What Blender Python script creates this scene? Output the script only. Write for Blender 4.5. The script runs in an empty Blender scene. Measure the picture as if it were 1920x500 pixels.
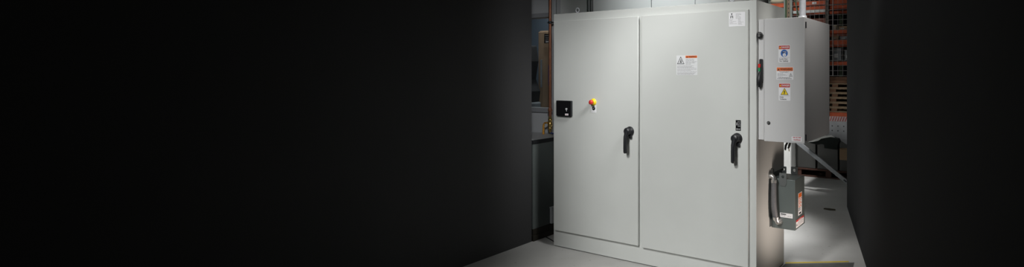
import bpy, bmesh, math, random
from mathutils import Vector, Matrix
from math import sin, cos, pi, radians, atan

random.seed(7)
SC = bpy.context.scene
COL = SC.collection

# ------------------------------------------------------------------ materials
def mat(name, col, rough=0.5, metal=0.0, var=0.0, scale=8.0, bump=0.0, bscale=60.0, coat=0.0, stretch=None, spec=0.5):
    m = bpy.data.materials.new(name); m.use_nodes = True
    nt = m.node_tree; b = nt.nodes['Principled BSDF']
    b.inputs['Base Color'].default_value = (*col, 1)
    b.inputs['Roughness'].default_value = rough
    b.inputs['Metallic'].default_value = metal
    b.inputs['Specular IOR Level'].default_value = spec
    b.inputs['Coat Weight'].default_value = coat
    tc = nt.nodes.new('ShaderNodeTexCoord')
    mp = nt.nodes.new('ShaderNodeMapping'); nt.links.new(tc.outputs['Object'], mp.inputs['Vector'])
    if stretch: mp.inputs['Scale'].default_value = stretch
    if var > 0:
        n = nt.nodes.new('ShaderNodeTexNoise'); n.inputs['Scale'].default_value = scale
        n.inputs['Detail'].default_value = 5
        nt.links.new(mp.outputs['Vector'], n.inputs['Vector'])
        r = nt.nodes.new('ShaderNodeValToRGB')
        r.color_ramp.elements[0].position = 0.3; r.color_ramp.elements[1].position = 0.7
        r.color_ramp.elements[0].color = (*[max(0, c * (1 - var)) for c in col], 1)
        r.color_ramp.elements[1].color = (*[min(1, c * (1 + var)) for c in col], 1)
        nt.links.new(n.outputs['Fac'], r.inputs['Fac'])
        nt.links.new(r.outputs['Color'], b.inputs['Base Color'])
    if bump > 0:
        n2 = nt.nodes.new('ShaderNodeTexNoise'); n2.inputs['Scale'].default_value = bscale
        nt.links.new(mp.outputs['Vector'], n2.inputs['Vector'])
        bp = nt.nodes.new('ShaderNodeBump'); bp.inputs['Strength'].default_value = bump
        bp.inputs['Distance'].default_value = 0.002
        nt.links.new(n2.outputs['Fac'], bp.inputs['Height'])
        nt.links.new(bp.outputs['Normal'], b.inputs['Normal'])
    return m

M = {}
M['powder'] = mat('grey_powder_coat', (.565, .580, .560), .42, var=.02, scale=3, bump=.08, bscale=260)
M['powder_box'] = mat('pale_grey_powder_coat', (.575, .575, .575), .42, var=.02, scale=3, bump=.08, bscale=260)
M['seal'] = mat('door_gap_seal', (.045, .045, .045), .7)
M['black'] = mat('black_plastic', (.014, .015, .017), .38, var=.1, bump=.05)
M['black_gloss'] = mat('black_gloss', (.008, .008, .009), .18)
M['rubber'] = mat('black_rubber', (.02, .02, .02), .7)
M['red'] = mat('red_plastic', (.62, .035, .03), .3)
M['green'] = mat('green_plastic', (.02, .25, .10), .35)
M['yellow'] = mat('yellow_plastic', (.85, .62, .02), .4)
M['white'] = mat('white_print', (.80, .80, .82), .45)
M['paper'] = mat('label_stock', (.70, .71, .72), .45)
M['ink'] = mat('black_ink', (.02, .02, .022), .5)
M['greyink'] = mat('grey_ink', (.36, .36, .37), .5)
M['redink'] = mat('red_ink', (.50, .03, .03), .45)
M['orange_ink'] = mat('orange_ink', (.75, .16, .03), .45)
M['blue_ink'] = mat('blue_ink', (.02, .12, .42), .45)
M['steel'] = mat('zinc_steel', (.60, .60, .59), .32, metal=.9, var=.1, scale=20)
M['galv'] = mat('galvanised_steel', (.50, .52, .55), .42, metal=.15, var=.08, scale=25)
M['copper'] = mat('copper_pipe', (.30, .12, .065), .40, metal=.4, var=.15, scale=15)
M['brass'] = mat('brass', (.62, .42, .14), .32, metal=.85, var=.1, scale=20)
M['lever'] = mat('amber_lever_sleeve', (.62, .30, .04), .5)
M['hose'] = mat('blue_hose', (.02, .05, .22), .4)
M['tape_blue'] = mat('blue_tape', (.05, .04, .16), .5)
M['trafo'] = mat('grey_green_enamel', (.095, .115, .112), .38, var=.05, scale=6, coat=.2)
M['conduit'] = mat('grey_flex_conduit', (.115, .115, .12), .5, var=.1, scale=30)
M['bracket'] = mat('dark_grey_bracket', (.09, .10, .10), .45, var=.1)
M['bench'] = mat('slate_grey_panel', (.095, .110, .106), .5, var=.08, scale=4)
M['benchtop'] = mat('pale_worktop', (.42, .43, .44), .45, var=.05)
M['skirt'] = mat('dark_brown_skirt', (.018, .015, .010), .6, var=.2)
M['wood'] = mat('pallet_wood', (.34, .24, .15), .75, var=.25, scale=6, stretch=(1, 6, 6), bump=.2)
M['wood_dark'] = mat('brown_timber', (.20, .10, .055), .75, var=.25, scale=6, stretch=(1, 6, 6), bump=.2)
M['orange'] = mat('orange_rack_paint', (.62, .11, .035), .5, var=.15, scale=10)
M['rackgrey'] = mat('grey_green_rack_paint', (.27, .31, .29), .5, var=.1, scale=10)
M['tanpost'] = mat('tan_post_paint', (.25, .18, .12), .6, var=.1)
M['brownpost'] = mat('brown_post_paint', (.12, .10, .085), .6, var=.1)
M['redcarton'] = mat('red_brown_carton', (.22, .07, .045), .75, var=.15, scale=8)
M['rackgreen'] = mat('dark_green_rack_paint', (.07, .12, .06), .5, var=.1, scale=10)
M['wire'] = mat('grey_wire', (.33, .31, .30), .45, metal=.3)
M['carton'] = mat('cardboard', (.42, .28, .17), .8, var=.12, scale=5)
M['sack'] = mat('cream_sack', (.72, .66, .50), .8, var=.08, scale=8, bump=.4, bscale=20)
M['bin'] = mat('grey_bin', (.30, .30, .31), .5, var=.1)
M['crate'] = mat('dark_grey_crate', (.062, .062, .058), .55, var=.08, scale=4)
M['redwood'] = mat('red_brown_pallet', (.07, .028, .018), .7, var=.2)
M['perf'] = mat('pale_perforated_steel', (.27, .275, .285), .5, var=.12, scale=9)
M['hazard'] = mat('worn_white_stripe', (.36, .31, .30), .6, var=.2, scale=20)
M['hazard_red'] = mat('worn_red_stripe', (.26, .05, .05), .6, var=.2, scale=20)
M['cloth'] = mat('black_cloth', (.012, .016, .014), .9, var=.2, bump=.5, bscale=25)
M['plasticfilm'] = mat('white_film', (.62, .62, .60), .35, bump=.8, bscale=18)
M['cabinet_white'] = mat('white_locker', (.78, .78, .76), .4, var=.02)
M['panelwhite'] = mat('white_wall_panel', (.74, .77, .76), .38, var=.02, scale=2)
M['officewall'] = mat('office_wall_paint', (.52, .54, .56), .5, var=.03, scale=2)
M['seam'] = mat('panel_seam', (.22, .24, .24), .6)
M['frame'] = mat('window_frame', (.30, .31, .33), .5)
M['brownmetal'] = mat('brown_locker', (.26, .18, .12), .4, var=.25, scale=3, stretch=(3, 3, 1))
M['machine'] = mat('machine_black', (.03, .032, .035), .45, var=.3, scale=10)
M['machine2'] = mat('machine_grey', (.22, .24, .26), .45, var=.3, scale=10)
M['bluewall'] = mat('blue_grey_paint', (.075, .10, .13), .6, var=.05)
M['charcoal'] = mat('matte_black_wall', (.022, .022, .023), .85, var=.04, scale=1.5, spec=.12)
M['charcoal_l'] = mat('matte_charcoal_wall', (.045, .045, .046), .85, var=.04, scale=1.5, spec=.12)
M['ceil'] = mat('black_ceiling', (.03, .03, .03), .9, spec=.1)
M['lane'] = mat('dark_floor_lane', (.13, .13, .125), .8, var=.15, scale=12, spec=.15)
M['tapey'] = mat('yellow_floor_tape', (.70, .52, .05), .5, var=.08, scale=12)
M['debris'] = mat('brown_debris', (.06, .05, .03), .8)

def floor_material():
    m = bpy.data.materials.new('sealed_concrete'); m.use_nodes = True
    nt = m.node_tree; b = nt.nodes['Principled BSDF']; L = nt.links
    tc = nt.nodes.new('ShaderNodeTexCoord')
    n1 = nt.nodes.new('ShaderNodeTexNoise'); n1.inputs['Scale'].default_value = 1.6; n1.inputs['Detail'].default_value = 8
    n2 = nt.nodes.new('ShaderNodeTexNoise'); n2.inputs['Scale'].default_value = 26; n2.inputs['Detail'].default_value = 4
    v = nt.nodes.new('ShaderNodeTexVoronoi'); v.inputs['Scale'].default_value = 7
    for n in (n1, n2, v): L.new(tc.outputs['Object'], n.inputs['Vector'])
    r1 = nt.nodes.new('ShaderNodeValToRGB')
    r1.color_ramp.elements[0].position = .35; r1.color_ramp.elements[0].color = (.46, .455, .44, 1)
    r1.color_ramp.elements[1].position = .65; r1.color_ramp.elements[1].color = (.56, .555, .54, 1)
    L.new(n1.outputs['Fac'], r1.inputs['Fac'])
    r2 = nt.nodes.new('ShaderNodeValToRGB')                # sparse small scuffs
    r2.color_ramp.elements[0].position = .27; r2.color_ramp.elements[0].color = (.72, .71, .70, 1)
    r2.color_ramp.elements[1].position = .33; r2.color_ramp.elements[1].color = (1, 1, 1, 1)
    L.new(n2.outputs['Fac'], r2.inputs['Fac'])
    mx = nt.nodes.new('ShaderNodeMix'); mx.data_type = 'RGBA'; mx.blend_type = 'MULTIPLY'
    mx.inputs[0].default_value = 1
    L.new(r1.outputs['Color'], mx.inputs[6]); L.new(r2.outputs['Color'], mx.inputs[7])
    L.new(mx.outputs[2], b.inputs['Base Color'])
    b.inputs['Roughness'].default_value = .42
    b.inputs['Specular IOR Level'].default_value = .3
    return m
M['floor'] = floor_material()

def glass_material():
    m = bpy.data.materials.new('window_glass'); m.use_nodes = True
    nt = m.node_tree; nt.nodes.clear()
    o = nt.nodes.new('ShaderNodeOutputMaterial'); t = nt.nodes.new('ShaderNodeBsdfTransparent')
    g = nt.nodes.new('ShaderNodeBsdfGlossy'); g.inputs['Roughness'].default_value = .04
    mx = nt.nodes.new('ShaderNodeMixShader'); mx.inputs['Fac'].default_value = .08
    t.inputs['Color'].default_value = (.86, .90, .92, 1)
    nt.links.new(t.outputs[0], mx.inputs[1]); nt.links.new(g.outputs[0], mx.inputs[2]); nt.links.new(mx.outputs[0], o.inputs[0])
    return m
M['glass'] = glass_material()

# ------------------------------------------------------------------ mesh builder
def tag(o, label=None, cat=None, group=None, kind=None):
    if label: o['label'] = label
    if cat: o['category'] = cat
    if group: o['group'] = group
    if kind: o['kind'] = kind
    return o

def thing(name, label, cat, loc=(0, 0, 0), group=None):
    o = bpy.data.objects.new(name, None); COL.objects.link(o); o.location = loc
    o.empty_display_size = .1
    return tag(o, label, cat, group)

def root_loc(p):
    while p.parent: p = p.parent
    return Vector(p.location)

class MB:
    def __init__(s, *mats):
        s.v = []; s.f = []; s.m = []; s.mats = list(mats) or ['powder']; s.T = Matrix.Identity(4); s.sm = []
    def mi(s, name):
        if name is None: return 0
        if name not in s.mats: s.mats.append(name)
        return s.mats.index(name)
    def add(s, vs, fs, m=None, smooth=False):
        b = len(s.v); k = s.mi(m)
        s.v += [s.T @ Vector(p) for p in vs]
        for f in fs:
            s.f.append([b + i for i in f]); s.m.append(k); s.sm.append(smooth)
    def box(s, x0, x1, y0, y1, z0, z1, m=None):
        vs = [(x, y, z) for z in (z0, z1) for y in (y0, y1) for x in (x0, x1)]
        s.add(vs, [(0, 2, 3, 1), (4, 5, 7, 6), (0, 1, 5, 4), (2, 6, 7, 3), (0, 4, 6, 2), (1, 3, 7, 5)], m)
    def prism(s, pts, z0, z1, m=None, smooth=False):
        """pts: counter-clockwise outline in local XY, extruded along local Z."""
        n = len(pts)
        vs = [(p[0], p[1], z0) for p in pts] + [(p[0], p[1], z1) for p in pts]
        s.add(vs, [list(range(n))[::-1], list(range(n, 2 * n))], m)
        s.add(vs, [(i, (i + 1) % n, n + (i + 1) % n, n + i) for i in range(n)], m, smooth)
    def ring(s, outer, inner, z0, z1, m=None):
        n = len(outer)
        vs = [(p[0], p[1], z) for z in (z0, z1) for p in list(outer) + list(inner)]
        o0, i0, o1, i1 = 0, n, 2 * n, 3 * n
        fs = []
        for i in range(n):
            j = (i + 1) % n
            fs += [(o0 + i, o0 + j, o1 + j, o1 + i), (i0 + j, i0 + i, i1 + i, i1 + j),
                   (o1 + i, o1 + j, i1 + j, i1 + i), (o0 + j, o0 + i, i0 + i, i0 + j)]
        s.add(vs, fs, m)
    def rrect(s, x0, x1, y0, y1, r, z0, z1, m=None, k=5):
        s.prism(rr(x0, x1, y0, y1, r, k), z0, z1, m)
    def cyl(s, c, r, z0, z1, m=None, n=28, r2=None):
        r2 = r if r2 is None else r2
        vs = [(c[0] + r * cos(2 * pi * i / n), c[1] + r * sin(2 * pi * i / n), z0) for i in range(n)]
        vs += [(c[0] + r2 * cos(2 * pi * i / n), c[1] + r2 * sin(2 * pi * i / n), z1) for i in range(n)]
        s.add(vs, [(i, (i + 1) % n, n + (i + 1) % n, n + i) for i in range(n)], m, True)
        s.add(vs, [list(range(n))[::-1], list(range(n, 2 * n))], m)
    def lathe(s, prof, m=None, n=28, c=(0, 0)):
        """prof: (radius, z) going up; closed by discs at both ends."""
        vs = []
        for r, z in prof:
            vs += [(c[0] + r * cos(2 * pi * i / n), c[1] + r * sin(2 * pi * i / n), z) for i in range(n)]
        fs = []
        for k in range(len(prof) - 1):
            fs += [(k * n + i, k * n + (i + 1) % n, (k + 1) * n + (i + 1) % n, (k + 1) * n + i) for i in range(n)]
        s.add(vs, fs, m, True)
        s.add(vs, [list(range(n))[::-1], list(range((len(prof) - 1) * n, len(prof) * n))], m)
    def tube(s, pts, rad, m=None, n=14):
        pts = [Vector(p) for p in pts]
        rads = rad if isinstance(rad, (list, tuple)) else [rad] * len(pts)
        vs = []; up = None
        for i, p in enumerate(pts):
            t = (pts[min(i + 1, len(pts) - 1)] - pts[max(i - 1, 0)]).normalized()
            if up is None: up = t.orthogonal().normalized()
            up = (up - t * up.dot(t)).normalized(); w = t.cross(up)
            vs += [tuple(p + (up * cos(2 * pi * k / n) + w * sin(2 * pi * k / n)) * rads[i]) for k in range(n)]
        fs = []
        for i in range(len(pts) - 1):
            fs += [(i * n + k, i * n + (k + 1) % n, (i + 1) * n + (k + 1) % n, (i + 1) * n + k) for k in range(n)]
        s.add(vs, fs, m, True)
        s.add(vs, [list(range(n))[::-1], list(range((len(pts) - 1) * n, len(pts) * n))], m)
    def text(s, body, x, y, h, z, m, w=None, th=.0004, shear=0, bold=0):
        """body written with its lower left corner at x, y; cap height h; optional total width w."""
        cu = bpy.data.curves.new('t', 'FONT'); cu.body = body; cu.size = 1; cu.extrude = 0; cu.resolution_u = 3
        cu.shear = shear; cu.offset = bold
        ob = bpy.data.objects.new('t', cu); COL.objects.link(ob)
        bpy.context.view_layer.update()
        me = bpy.data.meshes.new_from_object(ob.evaluated_get(bpy.context.evaluated_depsgraph_get()))
        xs = [v.co.x for v in me.vertices]; ys = [v.co.y for v in me.vertices]
        if xs:
            x0, x1 = min(xs), max(xs); k = h / .69; kx = (w / (x1 - x0)) if w else k
            s.add([(x + (v.co.x - x0) * kx, y + v.co.y * k, z + th) for v in me.vertices], [tuple(p.vertices) for p in me.polygons], m)
        bpy.data.objects.remove(ob); bpy.data.curves.remove(cu); bpy.data.meshes.remove(me)
    def lines(s, x0, x1, y, h, z, m, seed=0, last=1.0):
        """an unreadably small line of print: word-length dashes."""
        r = random.Random(seed); x = x0; e = x0 + (x1 - x0) * last
        while x < e:
            w = min(r.uniform(1.5, 6) * h, e - x)
            s.box(x, x + w, y, y + h, z, z + .0003, m); x += w + h * .9
    def build(s, name, parent=None, bevel=0, seg=2, loc=None, merge=False):
        me = bpy.data.meshes.new(name)
        if parent is not None: off = root_loc(parent)
        elif loc is not None: off = Vector(loc)
        else:
            xs = [p.x for p in s.v]; ys = [p.y for p in s.v]; zs = [p.z for p in s.v]
            off = Vector(((min(xs) + max(xs)) / 2, (min(ys) + max(ys)) / 2, min(zs)))
        me.from_pydata([tuple(p - off) for p in s.v], [], s.f)
        for k in s.mats: me.materials.append(M[k])
        for p, k, sm in zip(me.polygons, s.m, s.sm): p.material_index = k; p.use_smooth = sm
        bm = bmesh.new(); bm.from_mesh(me)
        if merge: bmesh.ops.remove_doubles(bm, verts=bm.verts, dist=1e-5)
        bm.to_mesh(me); bm.free(); me.update()
        o = bpy.data.objects.new(name, me); COL.objects.link(o)
        if parent is not None: o.parent = parent
        else: o.location = off
        if bevel:
            b = o.modifiers.new('bevel', 'BEVEL'); b.width = bevel; b.segments = seg; b.limit_method = 'ANGLE'
            b.angle_limit = radians(40); b.harden_normals = False
        return o

def rr(x0, x1, y0, y1, r, k=5):
    pts = []
    for cx, cy, a in ((x1 - r, y0 + r, -90), (x1 - r, y1 - r, 0), (x0 + r, y1 - r, 90), (x0 + r, y0 + r, 180)):
        for i in range(k + 1):
            t = radians(a + 90 * i / k); pts.append((cx + r * cos(t), cy + r * sin(t)))
    return pts

def circ(c, r, n=24): return [(c[0] + r * cos(2 * pi * i / n), c[1] + r * sin(2 * pi * i / n)) for i in range(n)]

def front(x, y, z):       # local x to the right, local y up, local z out of a face that looks towards -Y
    return Matrix(((1, 0, 0, x), (0, 0, -1, y), (0, 1, 0, z), (0, 0, 0, 1)))
def side(x, y, z):        # the same on a face that looks towards +X: local x runs along +Y
    return Matrix(((0, 0, 1, x), (1, 0, 0, y), (0, 1, 0, z), (0, 0, 0, 1)))

def struct(name, mb, label=None, bevel=0):
    o = mb.build(name, bevel=bevel); o['kind'] = 'structure'
    if label: o['label'] = label
    return o
def simple(name, mb, label, cat, group=None, bevel=0, kind=None):
    return tag(mb.build(name, bevel=bevel), label, cat, group, kind)
def dup(root, loc, label=None, rotz=None):
    r = root.copy(); COL.objects.link(r); r.location = loc
    if rotz is not None: r.rotation_euler = (0, 0, rotz)
    if label: r['label'] = label
    for ch in list(root.children):
        c = ch.copy(); COL.objects.link(c); c.parent = r
        for g in ch.children:
            d = g.copy(); COL.objects.link(d); d.parent = c
    return r

# ------------------------------------------------------------------ the room
CEIL = 5.7
m = MB('floor'); m.box(-8, 6, -9, 12, -.12, 0); struct('floor', m, 'pale grey sealed concrete floor with scuffs')
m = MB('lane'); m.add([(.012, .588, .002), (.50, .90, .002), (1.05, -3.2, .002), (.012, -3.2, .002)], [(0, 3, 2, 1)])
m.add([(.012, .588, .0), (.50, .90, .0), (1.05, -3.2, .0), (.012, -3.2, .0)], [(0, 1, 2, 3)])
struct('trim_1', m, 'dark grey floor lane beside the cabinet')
m = MB('ceil'); m.box(-8, 6, -9, 12, CEIL, CEIL + .1); struct('ceiling', m)
# added charcoal wall standing in for the black fade on the left, running past the photographer
m = MB('charcoal_l'); m.box(-2.44, -2.24, -9, -.012, 0, CEIL); struct('wall_left_added', m, 'added matte charcoal wall for the black fade left of the grey cabinet')
# added matte black wall filling the blank dark right side, angled towards the photographer
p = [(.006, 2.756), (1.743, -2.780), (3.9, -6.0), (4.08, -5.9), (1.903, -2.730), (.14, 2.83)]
m = MB('charcoal'); m.prism(p, 0, CEIL); struct('wall_right_added', m, 'added matte black angled wall filling the dark right side')
# office block behind the cabinet: front with a window, white panelled flank
FX = -2.5
m = MB('officewall')
m.box(-5, FX, .55, .65, 0, 1.15); m.box(-5, FX, .55, .65, 2.20, CEIL)
m.box(-5, -3.60, .55, .65, 1.15, 2.20); m.box(-2.527, FX, .55, .65, 1.15, 2.20)
struct('wall_back', m, 'grey office wall with a window')
m = MB('panelwhite'); m.box(FX - .1, FX, .65, 8.6, 0, CEIL); struct('wall_flank', m, 'white panelled wall above the grey cabinet')
seams = [(.585, .008), (1.085, .016), (1.135, .016), (1.175, .010), (2.389, .010), (3.604, .010), (4.812, .010), (6.02, .010), (7.23, .010)]
for i, (yy, w) in enumerate(seams):
    m = MB('seam'); m.box(FX, FX + (.014 if w > .012 else .006), yy - w / 2, yy + w / 2, 0, CEIL - .01); struct('trim_%d' % (i + 2), m, None)
m = MB('charcoal'); m.box(-6, 6, 8.6, 8.75, 0, CEIL); struct('wall_far', m, 'dark far wall behind the storage rack')
# window: frame and panes
m = MB('frame')
x0, x1, z0, z1 = -3.60, -2.527, 1.15, 2.20
m.box(x0, x1, .535, .66, z0, z0 + .045); m.box(x0, x1, .535, .66, z1 - .045, z1)
m.box(x0, x0 + .04, .535, .66, z0 + .045, z1 - .045); m.box(x1 - .010, x1, .535, .66, z0 + .045, z1 - .045)
wf = m.build('window_1', bevel=.003); wf['kind'] = 'structure'; wf['label'] = 'office window behind the copper pipe'
m = MB('glass'); m.box(x0 + .04, x1 - .010, .600, .604, z0 + .045, z1 - .045)
g = m.build('pane', loc=wf.location); g.parent = wf; g.location = (0, 0, 0)

# things behind the office window
t = thing('locker', 'brown metal locker seen through the office window behind the copper pipe', 'locker', (-2.80, 1.1, 0))
m = MB('brownmetal'); m.box(-3.055, -2.66, .90, 1.30, .06, 2.05); m.box(-3.04, -2.67, .92, 1.28, 0, .06, 'machine'); m.build('body', t, bevel=.006)
m = MB('brownmetal'); m.box(-3.05, -2.665, .878, .899, .10, 2.035); m.build('door', t, bevel=.004)
m = MB('machine2'); m.box(-3.00, -2.988, .858, .878, 1.40, 1.72); m.build('handle', t, bevel=.003)
t = thing('machine', 'black and grey machine at the left edge of the office window', 'machine', (-3.15, .80, 0))
m = MB('machine2'); m.box(-3.50, -2.99, .70, .87, 0, 1.24); m.build('cabinet', t, bevel=.02)
m = MB('machine'); m.T = front(0, .72, 0); m.prism([(-3.40, 1.2405), (-3.02, 1.2405), (-3.00, 1.36), (-3.07, 1.50), (-3.03, 1.70), (-3.06, 1.88), (-3.40, 1.88)], -.14, 0); m.build('head', t, bevel=.015)
m = MB('machine2'); m.T = front(0, .72, 0); m.prism([(-3.36, 1.44), (-3.12, 1.44), (-3.09, 1.52), (-3.14, 1.60), (-3.36, 1.62)], .0005, .02); m.build('control_panel', t, bevel=.004)
m = MB('bluewall'); m.box(-4.9, -2.61, 1.40, 1.45, 0, 3); struct('wall_inner', m, 'blue grey wall inside the office')

# black sign on the wall by the pipe
t = thing('wall_sign', 'small black sign with pale lines beside the copper pipe', 'sign', (-2.578, .535, 1.879))
m = MB('black'); m.T = front(-2.615, .534, 1.879); m.rrect(0, .103, 0, .098, .004, 0, .004)
m.box(.008, .095, .078, .084, .004, .0044, 'greyink')
for k in range(3): m.lines(.014, .09, .058 - k * .015, .005, .004, 'greyink', k)
m.box(.02, .07, .010, .020, .004, .0044, 'paper')
m.build('sign_board', t)

# ------------------------------------------------------------------ slate cabinet and worktop behind wall_left_added
t = thing('bench_cabinet', 'slate grey bench cabinet with dark edged top left of the big cabinet', 'cabinet', (-2.9, .26, 0))
m = MB('bench'); m.box(-3.6, -2.237, .0, .53, .11, .915); m.build('body', t, bevel=.004)
m = MB('bench'); m.box(-2.2369, -2.233, .002, .528, .112, .907); m.build('side_panel', t, bevel=.002)
m = MB('benchtop', 'black'); m.box(-3.6, -2.236, 0, .53, .915, .938); m.box(-2.2359, -2.222, -.006, .535, .908, .942, 'black'); m.box(-3.6, -2.236, -.012, -.0001, .908, .942, 'black'); m.build('worktop', t, bevel=.003)
m = MB('skirt'); m.box(-3.6, -2.222, -.005, .53, 0, .055); m.box(-3.6, -2.232, .002, .53, .055, .11); m.build('plinth', t, bevel=.004)
m = MB('galv'); m.box(-2.2329, -2.205, .215, .40, .115, .262); m.box(-2.2329, -2.200, .210, .405, .2621, .275); tag(m.build('junction_box', t, bevel=.004), 'small pale grey box')
simple('floor_cable', (lambda m: (m.tube([(-2.26, .168, .0045), (-2.2, .142, .0045), (-2.12, .112, .0045), (-2.04, .078, .0045), (-1.99, .06, .0045)], .0045), m)[1])(MB('black')),
       'thin black cable on the floor running under the grey cabinet', 'cable')

# copper pipe with valve
t = thing('water_pipe', 'vertical copper pipe with brass valve left of the grey cabinet', 'pipe', (-2.474, .47, .94))
px, py = -2.474, .47
m = MB('copper'); m.tube([(px, py, 1.09), (px, py, 2.0), (px, py, 3.4)], .0145, n=20)
m.build('pipe', t)
m = MB('copper'); m.T = Matrix.Translation((px, py, 0))
m.lathe([(.016, 1.172), (.023, 1.176), (.023, 1.190), (.019, 1.192), (.019, 1.206), (.016, 1.21)]); m.build('coupling', t)
m = MB('machine'); m.T = Matrix.Translation((px, py, 0)); m.lathe([(.018, 2.075), (.020, 2.077), (.020, 2.098), (.018, 2.10)]); m.T = Matrix.Identity(4)
m.box(px - .034, px + .042, py - .006, py + .006, 2.082, 2.093); m.box(px - .006, px + .006, py + .0, .549, 2.083, 2.092); m.build('clamp', t)
m = MB('brass'); m.T = Matrix.Translation((px, py, 0))
m.lathe([(.014, 1.12), (.017, 1.118), (.017, 1.10), (.021, 1.10), (.021, 1.075), (.017, 1.07), (.024, 1.055), (.026, 1.04), (.024, 1.025), (.017, 1.01), (.021, 1.005), (.021, .985), (.012, .98), (.012, .955)][::-1])
m.T = Matrix.Translation((px - .024, py - .012, 1.055)) @ Matrix.Rotation(radians(90), 4, 'X'); m.cyl((0, 0), .009, -.006, .028)
vb = m.build('valve', t)
m = MB('lever'); m.tube([(px - .026, py - .036, 1.058), (px - .045, py - .038, 1.052), (px - .053, py - .038, 1.03), (px - .056, py - .038, .93)], [.007, .008, .010, .011], n=12); m.build('valve_handle', vb)
m = MB('hose'); m.tube([(px, py, .972), (px + .001, py, .962), (px + .010, py, .953), (px + .028, py + .001, .9470), (px + .08, py + .003, .9455), (px + .20, py + .008, .9455)], .0065, n=10)
m.build('hose', t)
m = MB('tape_blue'); m.tube([(px - .0085, py - .0085, 1.44), (px - .0085, py - .0085, 1.65)], .0065, n=10); m.build('tape', t)

# ------------------------------------------------------------------ the large grey cabinet
W, H, D = 1.976, 2.10, .594
t = thing('electrical_cabinet', 'large two-door light grey electrical cabinet standing on the floor', 'cabinet', (-W / 2, D / 2, 0))
m = MB('powder', 'seal')
m.box(-W, 0, 0, D, .006, H); m.box(-W + .004, -.004, .004, D - .004, 0, .0059, 'seal')
m.build('body', t, bevel=.004)
m = MB('seal'); m.box(-W + .034, -1.030, -.0025, -.0002, .172, 2.018); m.box(-.982, -.062, -.0025, -.0002, .163, 2.018); m.build('door_seal', t)

def door(name, x0, x1, z0, z1):
    m = MB('powder')
    m.box(x0, x1, -.028, -.003, z0, z1)
    return m.build(name, t, bevel=.0035)
DL = door('door', -1.950, -1.0265, .156, 2.031)
DR = door('door', -.990, -.0535, .150, 2.034)
for xx, zz in ((-1.745, 2.1), (-.22, 2.1)):
    for yy in (.06, .54):
        m = MB('galv'); m.T = Matrix.Translation((xx, yy, zz)); m.lathe([(.018, 0), (.018, .007), (.009, .008), (.009, .014)])
        m.T = Matrix.Translation((xx, yy, zz + .030)) @ Matrix.Rotation(radians(90), 4, 'X')
        n = 24; pts = [(.019 * cos(2 * pi * i / n), .019 * sin(2 * pi * i / n), 0) for i in range(n + 1)]
        m.tube(pts, .0055, n=10); m.build('lifting_eye', t)

def rotary_handle(d, cx, cz, with_grip_ribs=True):
    m = MB('black'); m.T = front(cx, -.028, cz)
    m.lathe([(.041, 0), (.041, .006), (.037, .012), (.028, .014), (.028, .030)], n=36)
    m.lathe([(.031, .026), (.031, .040), (.027, .047), (.010, .049)], n=32, c=(-.004, .003))
    # padlock tab with its hole
    m.ring(rr(.002, .026, -.056, -.026, .004, 3), circ((.013, -.046), .004, 16), .008, .020)
    # lever: broad shoulder tapering into a round grip, bent away from the door
    P = [(-.004, .004, .036), (-.008, -.022, .040), (-.012, -.045, .047), (-.012, -.068, .050), (-.012, -.12, .050), (-.012, -.168, .049), (-.012, -.175, .049)]
    m.tube(P, [.022, .0195, .0165, .0150, .0155, .0158, .011], n=18)
    for k in range(8): m.tube([(-.012, -.082 - k * .0105, .050), (-.012, -.086 - k * .0105, .050)], .0163, 'black', n=18)
    return m.build('rotary_handle', d)
rotary_handle(DL, -1.106, 1.087)
rotary_handle(DR, -.139, 1.087)

# display window box on the left door
m = MB('black_gloss', 'black'); m.T = front(-1.900, -.028, 1.186)
m.rrect(0, .174, 0, .137, .006, 0, .020, 'black'); m.rrect(.004, .170, .004, .133, .004, .020, .023, 'black_gloss')
m.T = front(-1.900, -.028, 1.186) @ Matrix.Translation((.125, .064, .023))
m.prism(circ((0, 0), .0085, 20), 0, .004, 'greyink'); m.ring(circ((0, 0), .0085, 20), circ((0, 0), .0055, 20), .004, .0055, 'paper')
m.box(-.0015, .0015, -.018, -.006, 0, .003, 'paper')
m.T = front(-1.900, -.028, 1.186); m.rrect(.108, .146, .008, .024, .002, .023, .0238, 'white')
m.lines(.112, .142, .017, .002, .0238, 'redink', 3); m.lines(.112, .142, .012, .002, .0238, 'redink', 4)
m.build('display_module', DL)

# emergency stop with a white plate and a push button below it
m = MB('yellow', 'red'); m.T = front(-1.490, -.028, 1.318)
m.lathe([(.031, 0), (.031, .004), (.026, .008), (.021, .010), (.021, .020)], 'yellow', n=36)
m.lathe([(.012, .020), (.012, .027), (.0185, .028), (.0205, .031), (.0205, .039), (.0175, .044), (.006, .046)], 'red', n=32)
for k in range(8):
    a = 2 * pi * k / 8; m.box(-.002 + .0285 * cos(a) - .001, .002 + .0285 * cos(a), .0285 * sin(a) - .0015, .0285 * sin(a) + .0015, .004, .0052, 'ink')
m.build('emergency_stop', DL)
m = MB('white', 'black'); m.T = front(-1.512, -.028, 1.228)
m.rrect(0, .052, 0, .064, .003, 0, .0015, 'white'); m.lines(.010, .048, .006, .003, .0015, 'greyink', 9)
m.lathe([(.0165, .0015), (.0165, .006), (.0145, .009), (.0125, .0095), (.0125, .007)], 'black', n=28, c=(.026, .038))
m.box(.018, .034, .0365, .0395, .0092, .0100, 'greyink')
m.build('push_button', DL)

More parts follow.
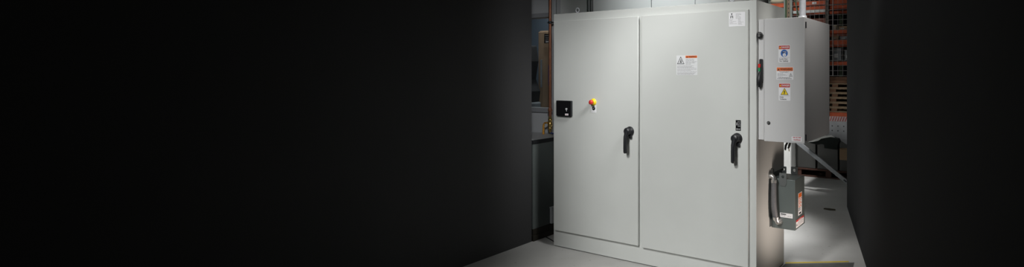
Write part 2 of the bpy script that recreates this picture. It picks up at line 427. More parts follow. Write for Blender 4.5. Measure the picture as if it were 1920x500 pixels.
# warning label on the right door
m = MB('paper'); m.T = front(-.660, -.028, 1.553)
m.rrect(0, .187, 0, .152, .002, 0, .0006)
m.box(.082, .184, .131, .149, .0006, .0009, 'orange_ink')
m.prism([(.088, .134), (.104, .134), (.096, .146)], .0009, .0012, 'ink'); m.text('WARNING', .107, .1345, .0115, .0009, 'ink', w=.072, bold=.02)
tri = lambda k: [(.040 + (x - .040) * k, .104 + (y - .104) * k) for x, y in ((.006, .084), (.072, .084), (.039, .144))]
m.ring(tri(1), tri(.78), .0006, .0010, 'ink'); m.T = m.T @ Matrix.Identity(4)
m.prism([(.030, .092), (.036, .092), (.041, .108), (.035, .110)], .0006, .0010, 'ink')      # struck figure in the triangle
m.prism([(.037, .100), (.048, .092), (.050, .098), (.042, .106)], .0006, .0010, 'ink')
m.prism(circ((.040, .115), .005, 12), .0006, .0010, 'ink'); m.prism([(.045, .112), (.050, .110), (.047, .102)][::-1], .0006, .0010, 'ink')
for k in range(5): m.lines(.084, .182, .1195 - k * .0095, .0042, .0006, 'greyink', 20 + k, (.78, .74, 1, .86, .5)[k])
m.box(.004, .183, .0755, .0762, .0006, .0008, 'greyink')
yy = .068
for k, l in enumerate((.83, .75, .86, 1, None, 1, .7, None, 1, None, .95, .9, .84)):
    if l: m.lines(.008, .181, yy, .0032, .0006, 'greyink', 40 + k, l); yy -= .0062
    else: yy -= .0030
tag(m.build('warning_label', DR), 'white and orange WARNING label with a triangle')

# rating plate with an M mark
m = MB('white'); m.T = front(-.207, -.028, 1.911)
m.rrect(0, .130, 0, .104, .002, 0, .0008)
for pts in (((.012, .064), (.018, .064), (.0205, .083), (.014, .083)), ((.029, .064), (.035, .064), (.033, .083), (.0265, .083)), ((.017, .100), (.0235, .083), (.030, .100)), ((.0205, .083), (.0235, .076), (.0265, .083), (.0235, .0795))):
    c = [(x - .004 + .004, y - .003) for x, y in pts]
    ar = sum(c[i][0] * c[(i + 1) % len(c)][1] - c[(i + 1) % len(c)][0] * c[i][1] for i in range(len(c)))
    m.prism(c if ar > 0 else c[::-1], .0008, .0013, 'ink')
for k in range(5): m.lines(.056, .104, .092 - k * .0085, .0030, .0008, 'greyink', 60 + k, (.85, .9, .6, .8, .9)[k])
for k in range(5): m.lines(.006, .066, .050 - k * .0078, .0028, .0008, 'greyink', 70 + k, (.5, .35, .9, .45, 1)[k])
for k in range(6): m.lines(.076, .118, .052 - k * .0078, .0028, .0008, 'greyink', 80 + k, (.4, .45, .5, 1, .6, .8)[k])
tag(m.build('rating_plate', DR), 'white rating plate with a black M mark')
# black label above the handle
m = MB('black_gloss'); m.T = front(-.152, -.028, 1.144)
m.rrect(0, .042, 0, .078, .002, 0, .0008)
for k in range(4): m.lines(.016, .038, .064 - k * .011, .004, .0008, 'greyink', 90 + k)
m.lines(.006, .013, .040, .020, .0008, 'greyink', 95)
m.box(.006, .016, .006, .018, .0008, .0012, 'greyink'); m.box(.020, .037, .006, .009, .0008, .0012, 'greyink'); m.box(.020, .037, .013, .016, .0008, .0012, 'greyink')
tag(m.build('handle_label', DR), 'small black label')

# ------------------------------------------------------------------ disconnect enclosure on the cabinet's side
BX0, BX1, BY0, BY1, BZ0, BZ1 = .004, .349, .052, .690, 1.076, 1.960
t = thing('disconnect_enclosure', 'light grey wall box with danger stickers bolted to the cabinet side', 'electrical box', ((BX0 + BX1) / 2, .36, BZ0))
m = MB('powder_box', 'seal'); m.box(BX0, BX1, BY0, BY1, BZ0, BZ1); m.box(.0005, .0039, .12, .58, 1.12, 1.90, 'seal'); m.build('body', t, bevel=.004)
m = MB('powder_box'); m.box(BX0, .0475, .030, BY0 - .0005, BZ0 + .006, BZ1 - .001); FL = m.build('flange', t, bevel=.002)
m = MB('powder_box'); m.box(.0485, BX1 + .0015, .029, BY0 - .0005, BZ0 - .003, BZ1 + .001); BD = m.build('door', t, bevel=.003)
for zz in (1.905, 1.115):
    m = MB('black'); m.T = Matrix.Translation((BX1 + .006, .046, zz)); m.lathe([(.0045, -.022), (.0045, .022)], n=12); m.build('hinge', t)
m = MB('black', 'steel'); m.T = front(.022, .030, 1.846)
m.lathe([(.017, 0), (.017, .012), (.021, .014), (.021, .030), (.017, .034)], 'black', n=28)
m.ring(circ((.001, .009), .0075, 16), circ((.001, .009), .0045, 16), .034, .037, 'steel'); m.ring(circ((.001, -.009), .0075, 16), circ((.001, -.009), .0045, 16), .034, .037, 'steel')
m.box(-.026, -.014, -.004, .004, .006, .016, 'black'); m.build('latch_knob', FL)
# operating handle: black plate, lever with red ON and green OFF flags
m = MB('black'); m.T = front(.026, .030, 1.56)
m.rrect(-.012, .016, -.055, .110, .008, 0, .012); m.rrect(.007, .016, -.055, .060, .004, 0, .020)
m.build('operator_base', FL)
m = MB('black'); m.T = front(.026, .030, 1.56)
m.tube([(-.004, .018, .016), (-.004, .004, .022), (-.003, -.012, .028), (-.003, -.040, .032), (-.003, -.074, .032), (-.003, -.093, .030)], [.007, .009, .014, .0165, .0165, .009], n=16)
m.rrect(-.015, .001, .047, .074, .003, .012, .024, 'red'); m.rrect(-.015, .001, .021, .0465, .003, .012, .024, 'green')
tag(m.build('operator_lever', FL), 'black lever with red and green flags')
m = MB('black', 'steel'); m.T = front(.084, .029, 1.208)
m.lathe([(.0125, 0), (.0125, .005), (.0105, .007), (.0085, .0072), (.0085, .004)], 'black', n=28); m.prism(circ((0, 0), .0075, 20), .0041, .0055, 'steel'); m.rrect(-.0025, .0025, -.0055, .0055, .001, .0055, .0062, 'ink', 3)
m.build('quarter_turn_lock', BD)

def sticker(x, z, w, h):
    m = MB('white'); m.T = front(x, .029, z); m.rrect(0, w, 0, h, .004, 0, .0006); return m
# DANGER Lock Out for Safety
w, h = .087, .124
m = sticker(.158, 1.643, w, h)
m.rrect(.003, w - .003, h - .029, h - .003, .002, .0006, .0009, 'redink')
m.prism([(.007, h - .022), (.020, h - .022), (.0135, h - .010)], .0009, .0012, 'yellow'); m.text('DANGER', .0225, h - .022, .0135, .0009, 'white', w=.058, bold=.015)
cc = (w / 2, .066)
m.prism(circ(cc, .0265, 32), .0006, .0009, 'blue_ink')
m.prism(circ((cc[0] + .001, cc[1] - .012), .0125, 24), .0009, .0012, 'white'); m.rrect(cc[0] - .014, cc[0] - .003, cc[1] + .001, cc[1] + .011, .003, .0009, .0011, 'ink', 3)
m.rrect(cc[0] - .010, cc[0] + .016, cc[1] + .008, cc[1] + .013, .002, .0009, .0012, 'greyink', 3); m.prism(circ((cc[0] + .010, cc[1] + .005), .004, 12), .0009, .0012, 'greyink')
m.rrect(cc[0] - .0005, cc[0] + .0025, cc[1] - .018, cc[1] - .010, .001, .0012, .0014, 'ink', 2)
m.box(.004, w - .004, .0345, .0353, .0006, .0009, 'ink')
m.text('Lock Out', .008, .0205, .0095, .0006, 'ink', w=.060, bold=.02); m.text('for Safety', .008, .0065, .0095, .0006, 'ink', w=.066, bold=.02)
tag(m.build('danger_sticker', BD), 'red, white and blue DANGER Lock Out for Safety sticker')
# WARNING
w, h = .126, .090
m = sticker(.143, 1.521, w, h)
m.rrect(.003, w - .003, h - .028, h - .003, .002, .0006, .0009, 'orange_ink'); m.prism([(.008, h - .024), (.024, h - .024), (.016, h - .010)], .0009, .0012, 'ink')
m.text('WARNING', .029, h - .0235, .0145, .0009, 'ink', w=.090, bold=.02)
m.lines(.022, .112, .055, .003, .0006, 'greyink', 101, .8); m.lines(.030, .110, .050, .003, .0006, 'greyink', 102, .7)
for k in range(4): m.lines(.008, .088, .042 - k * .0062, .0026, .0006, 'greyink', 103 + k, (.55, .75, .9, .5)[k])
tr = lambda k: [(.107 + (x - .107) * k, .030 + (y - .030) * k) for x, y in ((.094, .022), (.120, .022), (.107, .046))]
m.ring(tr(1), tr(.72), .0006, .0010, 'ink'); m.box(.1058, .1082, .026, .035, .0006, .0010, 'ink')
m.lines(.012, .118, .0125, .0030, .0006, 'ink', 108, .85); m.lines(.006, .120, .0055, .0030, .0006, 'ink', 109, .95)
tag(m.build('warning_sticker', BD), 'orange and white WARNING sticker')
# DANGER High Voltage
w, h = .087, .124
m = sticker(.160, 1.371, w, h)
m.rrect(.003, w - .003, h - .029, h - .003, .002, .0006, .0009, 'redink')
m.prism([(.007, h - .022), (.020, h - .022), (.0135, h - .010)], .0009, .0012, 'yellow'); m.text('DANGER', .0225, h - .022, .0135, .0009, 'white', w=.058, bold=.015)
t3 = lambda k: [(.0435 + (x - .0435) * k, .058 + (y - .058) * k) for x, y in ((.014, .041), (.073, .041), (.0435, .092))]
m.prism(t3(1), .0006, .0009, 'ink'); m.prism(t3(.84), .0009, .0012, 'yellow')
m.prism([(.046, .080), (.036, .062), (.0425, .062), (.040, .052), (.0375, .052), (.042, .045), (.047, .0525), (.044, .0525), (.050, .066), (.0435, .066)], .0012, .0015, 'ink')
m.box(.004, w - .004, .0345, .0353, .0006, .0009, 'ink')
m.text('High', .008, .0205, .0095, .0006, 'ink', w=.029, bold=.02); m.text('Voltage.', .008, .0065, .0095, .0006, 'ink', w=.052, bold=.02)
tag(m.build('danger_sticker', BD), 'red, white and yellow DANGER High Voltage sticker')
# maker's label with red script
m = sticker(.256, 1.086, .076, .034)
m.lines(.010, .068, .0255, .0048, .0006, 'redink', 120); m.text('Hoffman', .012, .008, .0105, .0006, 'redink', w=.054, shear=.5, bold=.01)
m.box(.014, .064, .0050, .0060, .0006, .0009, 'redink')
tag(m.build('maker_label', BD), 'small white label with red lettering')
# conduit out of its top
m = MB('galv'); m.tube([(.262, .262, 1.985), (.262, .262, 2.6), (.262, .262, 3.6)], .0245, n=24); m.T = Matrix.Translation((.262, .262, 0))
m.lathe([(.036, 1.9605), (.036, 1.972), (.031, 1.974), (.031, 1.992), (.0245, 1.994)], n=24); m.build('conduit', t)
# wires hanging from a gland under the box
m = MB('black'); m.T = Matrix.Translation((.034, .635, 0)); m.lathe([(.014, 1.015), (.017, 1.02), (.017, 1.05), (.024, 1.052), (.024, 1.0755)], n=20); m.build('cable_gland', t)
t2 = thing('hanging_wires', 'black and tan wires dangling below the wall box', 'wires', (.034, .635, .99))
m = MB('rubber', 'carton')
for k, (dx, dy) in enumerate(((-.012, 0), (.004, .008), (.012, -.004), (-.004, -.01), (.008, .010), (-.010, .006), (.013, .004))):
    m.tube([(.034 + dx * .6, .635 + dy * .5, 1.0145), (.026 + dx * 1.1, .635 + dy, .995), (.014 + dx * 1.4, .635 + dy * 1.5, .965), (.008 + dx * 1.2 + (.012 if k == 1 else 0), .635 + dy * 2, .93 + (.006, -.012, .015, .0, .02, .01, .018)[k])], .0065 if k % 3 != 1 else .0045, ('rubber', 'sack', 'rubber', 'rubber', 'sack', 'rubber', 'rubber')[k], n=8)
m.build('wires', t2)

# ------------------------------------------------------------------ small transformer on the cabinet's side
TX0, TX1, TY0, TY1, TZ0, TZ1 = .004, .190, .302, .540, .374, .755
t = thing('transformer', 'grey green transformer box bolted low on the cabinet side', 'transformer', (.097, .42, TZ0))
m = MB('trafo'); m.box(TX0, TX1, TY0, TY1, TZ0, TZ1); m.build('case', t, bevel=.004)
m = MB('trafo'); m.box(TX0 + .001, TX1 + .0015, TY0 - .0018, TY1 + .001, TZ0 - .001, .452); m.build('lower_cover', t, bevel=.002)
m = MB('bracket'); m.box(.0003, .0038, .262, .56, .385, .79)
m.build('mounting_plate', t)
# lug straps with holes: on the front, at the cabinet, on the far side
m = MB('bracket'); m.T = front(.079, .2995, .700); m.ring(rr(-.027, .027, 0, .100, .006, 3), [(x * .55, y) for x, y in [( .0 + .011 * cos(a) * 1.8, .070 + .011 * sin(a)) for a in [2 * pi * (i - 4.5) / 16 for i in range(16)]]], 0, .004) if False else None
def lug(T, w, h, hole_z, r=.011):
    m = MB('bracket'); m.T = T
    n = 24; inner = circ((0, hole_z), r, n); outer = []
    for (cx, cy) in inner:                                   # project the hole's points outwards onto the strap's outline
        dx, dy = cx / r, (cy - hole_z) / r
        k = min((w / 2) / abs(dx) if abs(dx) > 1e-6 else 9, ((h - hole_z) if dy > 0 else hole_z) / abs(dy) if abs(dy) > 1e-6 else 9)
        outer.append((dx * k, hole_z + dy * k))
    m.ring(outer, inner, 0, .004)
    return m
lug(front(.096, .2995, .702), .056, .100, .072).build('lug', t)
lug(front(.014, .540, .752), .052, .058, .034).build('lug', t)
lug(front(.108, .538, .752), .056, .062, .034, .0125).build('lug', t)
m = lug(side(.0045, .315, .752), .050, .070, .045); m.build('lug', t)
# labels
m = MB('paper'); m.T = front(.070, TY0, .462); m.rrect(0, .102, 0, .034, .002, -.0001, .0004)
m.box(.008, .050, .020, .027, .0004, .0008, 'ink'); m.lines(.008, .094, .010, .0045, .0004, 'greyink', 130, .45); m.lines(.062, .094, .010, .0045, .0004, 'greyink', 131, .9); m.lines(.008, .04, .029, .002, .0004, 'greyink', 132)
tag(m.build('name_label', t), 'white name label')
m = MB('white'); m.T = side(TX1, .380, .467); m.rrect(0, .090, 0, .172, .002, -.0001, .0004)
m.box(.006, .084, .135, .168, .0004, .0008, 'orange_ink')
for k in range(8): m.lines(.008, .082, .124 - k * .0125, .0065, .0004, 'orange_ink' if k < 6 else 'ink', 140 + k, (1, .9, .7, 1, .8, .9, .6, .6)[k])
m.box(.02, .07, .006, .020, .0004, .0008, 'ink')
tag(m.build('warning_label', t), 'tall white label with orange print')
m = MB('white'); m.T = side(TX1 + .0015, .325, .384); m.rrect(0, .190, 0, .060, .002, -.0001, .0004)
m.box(0, .190, .046, .060, .0004, .0008, 'redink'); m.text('WARNING', .045, .048, .009, .0008, 'white', w=.09)
for k in range(5): m.lines(.035, .180, .037 - k * .0075, .0035, .0004, 'greyink', 150 + k, (.9, 1, .8, .95, .5)[k])
m.prism([(.006, .014), (.028, .014), (.017, .036)], .0004, .0008, 'ink')
tag(m.build('warning_label', t), 'wide white label with red header')
# flexible conduit from the cabinet to the transformer's front
t2 = thing('flexible_conduit', 'grey flexible conduit with silver elbows left of the transformer', 'conduit', (.03, .27, .43))
P = [(.036, .262, .735), (.037, .258, .69), (.039, .252, .62), (.043, .248, .55), (.050, .252, .49), (.055, .258, .462)]
m = MB('conduit'); m.tube(P, .0205, n=20)
for i in range(len(P) - 1):
    a, b = Vector(P[i]), Vector(P[i + 1])
    for k in range(4): q = a.lerp(b, k / 4); m.tube([q, q + (b - a).normalized() * .003], .0215, n=20)
m.build('sleeve', t2)
def elbow(pts, nut_a, nut_b, hexes):
    m = MB('steel'); m.tube(pts, .0185, n=18)
    for (a, b, r) in hexes:
        m.tube([a, b], r, n=8)
    m.build('elbow_fitting', t2)
elbow([(.004, .262, .775), (.018, .262, .777), (.030, .262, .772), (.036, .262, .758), (.036, .262, .742)], 0, 0,
      [((.0008, .262, .775), (.009, .262, .7755), .025), ((.036, .262, .752), (.036, .262, .728), .0245), ((.019, .262, .777), (.024, .262, .776), .0235)])
elbow([(.055, .2575, .462), (.0575, .2575, .447), (.062, .262, .436), (.068, .275, .432), (.070, .2965, .432)], 0, 0,
      [((.0545, .257, .470), (.0565, .2575, .448), .0245), ((.070, .285, .432), (.070, .2995, .432), .025), ((.064, .265, .434), (.066, .270, .433), .0235)])

# ------------------------------------------------------------------ floor details
m = MB('tapey'); a, b = Vector((.012, .600)), Vector((.46, .890)); n = Vector((-(b - a).y, (b - a).x)).normalized() * .021
m.add([(a.x, a.y, .0022), (a.x + n.x, a.y + n.y, .0022), (b.x + n.x, b.y + n.y, .0022), (b.x, b.y, .0022)], [(0, 3, 2, 1)])
m.add([(a.x, a.y, .0034), (a.x + n.x, a.y + n.y, .0034), (b.x + n.x, b.y + n.y, .0034), (b.x, b.y, .0034)], [(0, 3, 2, 1)])
for i, j in ((0, 1), (1, 2), (2, 3), (3, 0)): m.f.append([i, j, 4 + j, 4 + i]); m.m.append(0); m.sm.append(False)
simple('floor_tape', m, 'yellow tape line on the floor right of the cabinet foot', 'tape')
m = MB('debris'); m.prism([(-.20, 2.50), (-.13, 2.49), (-.065, 2.515), (-.08, 2.54), (-.15, 2.545), (-.195, 2.53)], .0, .010)
simple('floor_scrap', m, 'small dark brown scrap on the pale floor behind the transformer', 'scrap', bevel=.003)

# ------------------------------------------------------------------ background right: locker, crates, stand, rack
t = thing('storage_locker', 'white metal locker behind the transformer next to the dark crates', 'locker', (-1.24, 4.12, 0))
m = MB('cabinet_white'); m.box(-1.45, -1.075, 3.95, 4.12, .03, 1.25); m.box(-1.43, -1.095, 3.97, 4.10, 0, .03); m.build('body', t, bevel=.006)
m = MB('cabinet_white'); m.box(-1.445, -1.078, 3.93, 3.949, .05, 1.23); m.build('door', t, bevel=.004)
m = MB('steel'); m.box(-1.42, -1.405, 3.905, 3.93, .60, .72); m.build('handle', t, bevel=.002)

crate_labels = ['dark grey crate on a red brown pallet, nearest the white locker', 'dark grey crate in the middle behind the diagonal brace', 'dark grey crate at the right end beside the black wall']
t = thing('crate', crate_labels[0], 'crate', (-.975, 4.6, .13), 'dark grey crates in a row')
m = MB('crate'); m.box(-1.128, -.822, 4.31, 4.9, .131, .60); m.build('body', t, bevel=.006)
m = MB('crate'); m.box(-1.130, -.820, 4.30, 4.91, .601, .625); m.build('lid', t, bevel=.004)
dup(t, (-.642, 4.6, .13), crate_labels[1]); dup(t, (-.309, 4.6, .13), crate_labels[2])
t = thing('pallet', 'low red brown pallet under the dark grey crates', 'pallet', (-.6, 4.6, 0))
m = MB('redwood')
for k in range(6): m.box(-1.15, -.10, 4.30 + k * .105, 4.38 + k * .105, .105, .128)
m.build('deck', t, bevel=.002)
for xx in (-1.13, -.67, -.22):
    m = MB('redwood'); m.box(xx, xx + .09, 4.31, 4.90, .022, .104); m.build('bearer', t, bevel=.002)
for yy in (4.31, 4.56, 4.81):
    m = MB('redwood'); m.box(-1.15, -.10, yy, yy + .09, 0, .021); m.build('bottom_board', t, bevel=.002)

# steel stand with perforated side plate
t = thing('perforated_stand', 'pale perforated steel stand with a long diagonal brace behind the wall box', 'stand', (0, 3.5, 0))
m = MB('perf')
hx = [(-.32 + .085 * i, .885 - .06 * j) for i in range(6) for j in range(2)]
m.T = front(0, 3.30, 0); m.box(-.80, .10, .62 + .10, .945, -.02, 0)
for (a, b) in hx: m.prism(circ((a + .012 * cos(a * 60), b), .0085, 12), 0, .002, 'machine')
m.prism([(-.23, .72), (.10, .52), (.10, .7199), (-.10, .7199)], -.02, 0); m.build('side_plate', t, bevel=.003)
m = MB('perf'); m.box(-.80, .10, 3.32, 3.95, .925, .945); m.build('table_top', t, bevel=.003)
m = MB('hazard'); m.T = front(0, 3.298, 0); m.box(-.80, .10, .9455, 1.008, -.02, 0)
for k in range(28):
    x = -.79 + k * .032; m.prism([(x, .948), (x + .014, .948), (x + .034, 1.006), (x + .020, 1.006)], 0, .0015, 'hazard_red')
tag(m.build('hazard_strip', t), 'red and white diagonal striped strip')
m = MB('galv'); a, b = Vector((-.745, 3.2, .655)), Vector((.02, 3.2, .105)); d = (b - a).normalized(); n = Vector((-d.z, 0, d.x)); n = n if n.z > 0 else -n
m.T = Matrix(((d.x, n.x, 0, a.x), (0, 0, -1, 3.22), (d.z, n.z, 0, a.z), (0, 0, 0, 1))); L = (b - a).length
m.box(0, L, -.024, .024, 0, .004); m.box(0, L, .020, .024, -.03, 0); m.box(0, L, -.024, -.020, -.03, 0)
for k in (L - .20, L - .13): m.rrect(k, k + .045, -.008, .008, .006, .004, .005, 'machine')
m.build('brace', t)
for yy in (3.22, 3.90):
    m = MB('perf'); m.box(.05, .10, yy, yy + .05, 0, .924); m.build('leg', t, bevel=.003)
m = MB('perf'); m.box(-.80, .049, 3.90, 3.95, .86, .924); m.build('rail', t, bevel=.003)
m = MB('carton'); m.box(-.19, .02, 3.20, 3.2749, .47, .615); m.box(-.185, .015, 3.194, 3.1999, .475, .61); tag(m.build('tan_box', t, bevel=.004), 'tan box on the side plate')  # separate tan block of unknown use, joined to the stand
m = MB('cloth')
random.seed(3)
pts = [(-.60, .70), (-.56, .665), (-.50, .655), (-.46, .645), (-.41, .66), (-.375, .655), (-.374, .61), (-.21, .60), (-.205, .67), (-.19, .70), (-.205, .735), (-.30, .755), (-.38, .745), (-.45, .72)]
m.T = front(0, 3.26, 0); m.prism(pts, -.01, .10); t = thing('draped_cloth', 'crumpled black cloth and torn white film hanging off the perforated stand', 'cloth', (-.38, 3.21, .60)); m.build('cloth', t, bevel=.008)
m = MB('plasticfilm'); m.T = front(0, 3.159, 0); m.prism([(-.60, .672), (-.52, .682), (-.45, .70), (-.41, .728), (-.36, .742), (-.29, .758), (-.235, .755), (-.28, .780), (-.345, .768), (-.38, .772), (-.42, .748), (-.46, .738), (-.52, .705)], 0, .012); tag(m.build('film', t, bevel=.004), 'torn white plastic film')

# stacked pallets on the rack's lowest shelf
def pallet_stack():
    t = thing('pallet', 'pale wooden pallet stacked in the rack, topmost of its stack', 'pallet', (-.85, 5.9, 0), 'pallets stacked in the rack')
    m = MB('wood')
    for k in range(7): m.box(-1.35, -.35, 5.50 + k * .12, 5.59 + k * .12, .062, .080)
    m.build('deck', t, bevel=.001)
    for xx in (-1.34, -.90, -.46):
        for yy in (5.505, 5.86, 6.22):
            m = MB('wood_dark'); m.box(xx, xx + .10, yy, yy + .09, .0155, .0615); m.build('block', t, bevel=.001)
    for yy in (5.50, 5.855, 6.215):
        m = MB('wood'); m.box(-1.35, -.35, yy, yy + .10, 0, .015); m.build('bottom_board', t, bevel=.001)
    return t
base = pallet_stack(); N = 6; ords = ['bottom', 'second from the bottom', 'third from the bottom', 'third from the top', 'second from the top', 'topmost']
z = .902
for k in range(N):
    l = 'pale wooden pallet in the rack, %s of its stack of six' % ords[k]
    if k == 0: base.location.z = z; base['label'] = l
    else: dup(base, (-.85 + (.02, -.015, .01, -.02, .015)[k - 1], 5.9, z + .0815 * k), l)
m = MB('wood_dark')
for k in range(3): m.box(-1.30, -.42, 5.52 + .25 * k, 5.74 + .25 * k, 1.393, 1.445 + .0)
t = thing('timber_board', 'dark brown timber board lying on the pallet stack', 'board', (-.86, 5.6, 1.393)); m.build('lower_boards', t, bevel=.003)
m = MB('wood_dark')
for k in range(2): m.box(-1.25, -.45, 5.55 + .25 * k, 5.75 + .25 * k, 1.446, 1.50)
m.build('upper_boards', t, bevel=.003)

# pallet rack
t = thing('pallet_rack', 'tall orange and grey pallet rack at the back right', 'rack', (-1.2, 5.9, 0))
def upright(xa, xb, y0, mm):
    m = MB(mm, 'machine'); m.T = front(0, y0, 0)
    m.box(xa, xb, 0, 4.2, -.06, 0)
    k = .10
    while k < 4.1:
        m.rrect((xa + xb) / 2 - .008, (xa + xb) / 2 + .008, k, k + .030, .005, 0, .001, 'machine', 3); k += .076
    m.T = Matrix.Identity(4); m.box(xa - .02, xb + .02, y0 - .02, y0 + .09, 0, .008)
    return m.build('upright', t, bevel=.003)
upright(-1.665, -1.600, 5.44, 'tanpost'); upright(-1.665, -1.600, 6.40, 'rackgrey')
upright(-.985, -.925, 5.44, 'brownpost'); upright(-.985, -.925, 6.40, 'rackgreen')
m = MB('rackgrey', 'rackgreen'); m.box(-1.715, -1.690, 5.42, 5.50, 0, 4.2); m.box(-1.690, -1.667, 5.43, 5.50, 0, 4.2, 'rackgreen'); m.box(-1.598, -1.560, 5.42, 5.50, 0, 4.2, 'rackgrey'); m.build('corner_guard', t, bevel=.003)
upright(-2.38, -2.32, 5.44, 'rackgrey'); upright(.40, .46, 5.44, 'rackgrey'); upright(-2.38, -2.32, 6.40, 'rackgrey'); upright(.40, .46, 6.40, 'rackgrey')
beams = [(2.735, 2.81), (2.66, 2.715), (2.235, 2.295), (2.045, 2.130), (1.700, 1.760), (.80, .90), (3.4, 3.5)]
for (a, b) in beams:
    for y0 in (5.505, 6.345):
        m = MB('orange'); m.box(-2.31, .39, y0, y0 + .05, a, b - .004); m.box(-2.31, .39, y0 - .006, y0, b - .02, b - .004)
        m.build('beam', t, bevel=.003)
for z in (2.812, 2.296, 1.761, .8965):
    m = MB('wire')
    for k in range(55): m.box(-2.30 + k * .049, -2.296 + k * .049, 5.51, 6.39, z, z + .004)
    for k in range(12): m.box(-2.30, .38, 5.52 + k * .078, 5.524 + k * .078, z - .003, z)
    m.build('wire_deck', t)
m = MB('panelwhite'); m.box(-1.555, -.99, 5.45, 5.462, 2.600, 2.645); tag(m.build('label_strip', t), 'pale strip along the shelf front')
m = MB('white'); m.box(-1.23, -1.15, 5.497, 5.504, 2.755, 2.79); m.build('tag_card', t)
m = MB('wire')
for k in range(10):
    x = -.925 + .082 * k
    m.tube([(x, 5.40, 1.515), (x, 5.40, 3.9)], .0035 if k != 1 else .010, n=6)
for k in range(25):
    z = 1.52 + .085 * k; m.tube([(-.93, 5.395, z), (-.18, 5.395, z)], .0035, n=6)
for k in range(8):
    x = -1.555 + .08 * k
    m.tube([(x, 5.40, 2.20), (x, 5.40, 3.9)], .0035, n=6)
for k in range(20):
    z = 2.22 + .085 * k; m.tube([(-1.56, 5.395, z), (-.98, 5.395, z)], .0035, n=6)
m.build('wire_mesh', t)
m = MB('rackgreen'); m.tube([(-1.53, 5.42, 2.95), (-1.44, 5.42, 2.50)], .015, n=8); m.tube([(-1.50, 5.47, 3.2), (-1.40, 5.47, 2.9)], .008, n=8); m.build('brace', t)

# goods on the rack
m = MB('sack'); m.T = Matrix.Translation((-1.93, 5.75, 2.816))
P = []
for k in range(9):
    a = k / 8; P.append((-.15 + .30 * a, 0, .062))
m.tube(P, [.018, .045, .058, .061, .062, .060, .057, .044, .018], n=20)
m.v = [Vector((v.x, (v.y - 5.75) * 1.9 + 5.75, v.z)) for v in m.v]
simple('sack', m, 'cream sack lying on the top shelf of the rack above the cabinet', 'sack', bevel=0)
def carton(x, y, z, w, d, h, label, mm='carton', grp='boxes on the rack'):
    t = thing('storage_box', label, 'box', (x, y, z), grp)
    m = MB(mm); m.box(x - w / 2, x + w / 2, y - d / 2, y + d / 2, z, z + h); m.build('body', t, bevel=.003)
    m = MB('paper'); m.box(x - w * .3, x + w * .15, y - d / 2 - .0015, y - d / 2 - .0002, z + h * .25, z + h * .6); m.build('label', t)
    m = MB(mm); m.box(x - w / 2 - .003, x + w / 2 + .003, y - d / 2 - .003, y + d / 2 + .003, z + h + .0003, z + h + .012); m.build('lid', t)
    return t
Z1, Z2, Z3 = 2.8165, 2.3005, 1.7655
carton(-1.47, 5.75, Z1, .14, .3, .10, 'brown carton on the top rack shelf right of the tan post')
carton(-.86, 5.72, Z2, .07, .3, .075, 'small tan carton behind the wire mesh, on the middle shelf', 'sack')
carton(-.72, 5.72, Z2, .14, .3, .045, 'low brown carton behind the wire mesh near the black wall')
carton(-.82, 5.72, 1.775, .15, .3, .20, 'pale grey box on the lower shelf behind the mesh', 'perf')
carton(-.62, 5.72, 1.775, .14, .3, .16, 'grey bin on the lower shelf beside the pale grey box', 'bin')
carton(-.85, 5.72, 2.1365, .12, .3, .05, 'tan box on the narrow shelf under the middle shelf', 'carton')
carton(-.70, 5.72, 2.1365, .14, .3, .04, 'grey bin on the narrow shelf under the middle shelf', 'bin')
carton(-1.42, 5.75, 2.3005, .22, .35, .26, 'tall red brown carton beside the grey conduit, behind the mesh', 'redcarton')
carton(-1.14, 5.75, 2.3005, .26, .35, .20, 'wide red brown carton beside the brown rack post, behind the mesh', 'redcarton')

# ------------------------------------------------------------------ lights, mostly added spots that brighten single areas
def spot(name, loc, target, power, ang, blend, radius, col=(1, 1, 1), scale=(1, 1, 1)):
    l = bpy.data.lights.new(name, 'SPOT'); l.energy = power; l.spot_size = radians(ang); l.spot_blend = blend
    l.shadow_soft_size = radius; l.color = col
    o = bpy.data.objects.new(name, l); COL.objects.link(o); o.location = loc
    d = Vector(target) - Vector(loc); o.rotation_euler = d.to_track_quat('-Z', 'Y').to_euler(); o.scale = scale
    return o
spot('key_spot', (-.4, -5.4, 5.0), (-.70, .1, .84), 1170, 22.0, .62, .45, (1, 1, .985), (1, 1.9, 1))
spot('fill_spot', (.1, -5.4, 3.3), (-.64, .1, .85), 340, 22.6, .60, .4, (1, 1, .985), (1, 1.6, 1))
spot('wall_glow_spot', (.1, -.48, 2.65), (-2.24, .14, .92), 205, 22, 1.0, .3, (1, 1, 1), (1, 2.0, 1))  # added spot that makes the fading glow on the left wall
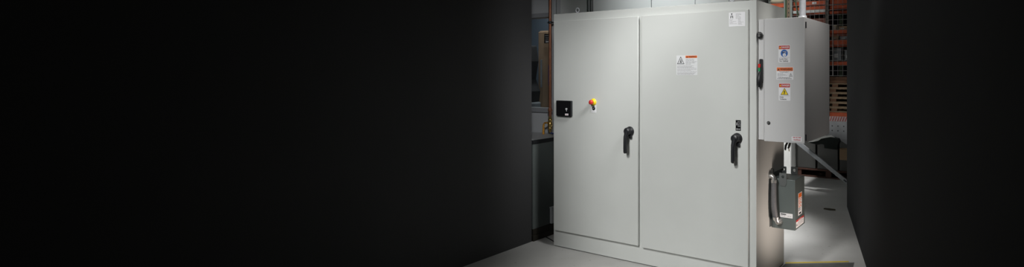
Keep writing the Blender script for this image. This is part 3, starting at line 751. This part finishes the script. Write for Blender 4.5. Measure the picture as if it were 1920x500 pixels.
spot('office_front_fill', (.3, -2.4, 2.9), (-2.70, .50, 1.42), 190, 15, 1.0, .2, (1, 1, 1), (1, 2.3, 1))  # added fill aimed past the cabinet at the office front and pipe
spot('flank_spot', (-.3, 2.5, 4.5), (-2.5, 3.3, 2.3), 440, 84, 1.0, .3, (.97, 1, 1))
spot('aisle_spot', (-.9, 1.4, 5.3), (-.74, 1.45, 0), 1400, 20, 1.0, .2, (1, 1, .99))
spot('foot_spot', (-.1, 1.1, 5.4), (-.12, 1.02, 0), 440, 12, 1.0, .15, (1, 1, .99))
spot('crate_spot', (-.75, 1.7, 4.6), (-1.18, 3.6, .4), 900, 22, 1.0, .2, (1, 1, .99))
spot('rack_spot', (-1.2, 2.4, 4.6), (-1.95, 5.5, 2.75), 240, 36, 1.0, .3, (1, .98, .95))
spot('warm_side_fill', (.70, .10, .17), (0, .40, .60), 22, 84, 1.0, .12, (1, .84, .74))  # added unseen warm fill for the cabinet side and transformer
spot('box_side_fill', (.74, .0, 2.75), (.24, .38, 1.58), 46, 72, 1.0, .2, (1, .96, .92))  # added unseen fill that brightens the wall box's right face
spot('office_inner_fill', (-3.0, .70, 3.2), (-3.0, .98, 1.2), 130, 100, 1.0, .1, (1, .95, .90))  # added light that brightens the things behind the office window

w = bpy.data.worlds.new('world'); SC.world = w; w.use_nodes = True
w.node_tree.nodes['Background'].inputs[0].default_value = (.5, .52, .55, 1)
w.node_tree.nodes['Background'].inputs[1].default_value = .0

# ------------------------------------------------------------------ camera
cam = bpy.data.cameras.new('camera'); co = bpy.data.objects.new('camera', cam); COL.objects.link(co)
co.location = (1.499, -3.640, 1.571); co.rotation_euler = (radians(90), 0, atan(569 / 1007))
cam.sensor_width = 36; cam.lens = 1007 / 1920 * 36
cam.shift_x = -(1293 - 960) / 1920; cam.shift_y = -(250 - 136) / 1920
cam.clip_start = .05
SC.camera = co
SC.view_settings.view_transform = 'Standard'; SC.view_settings.look = 'None'
SC.view_settings.exposure = 0; SC.view_settings.gamma = 1; SC.view_settings.use_curve_mapping = False
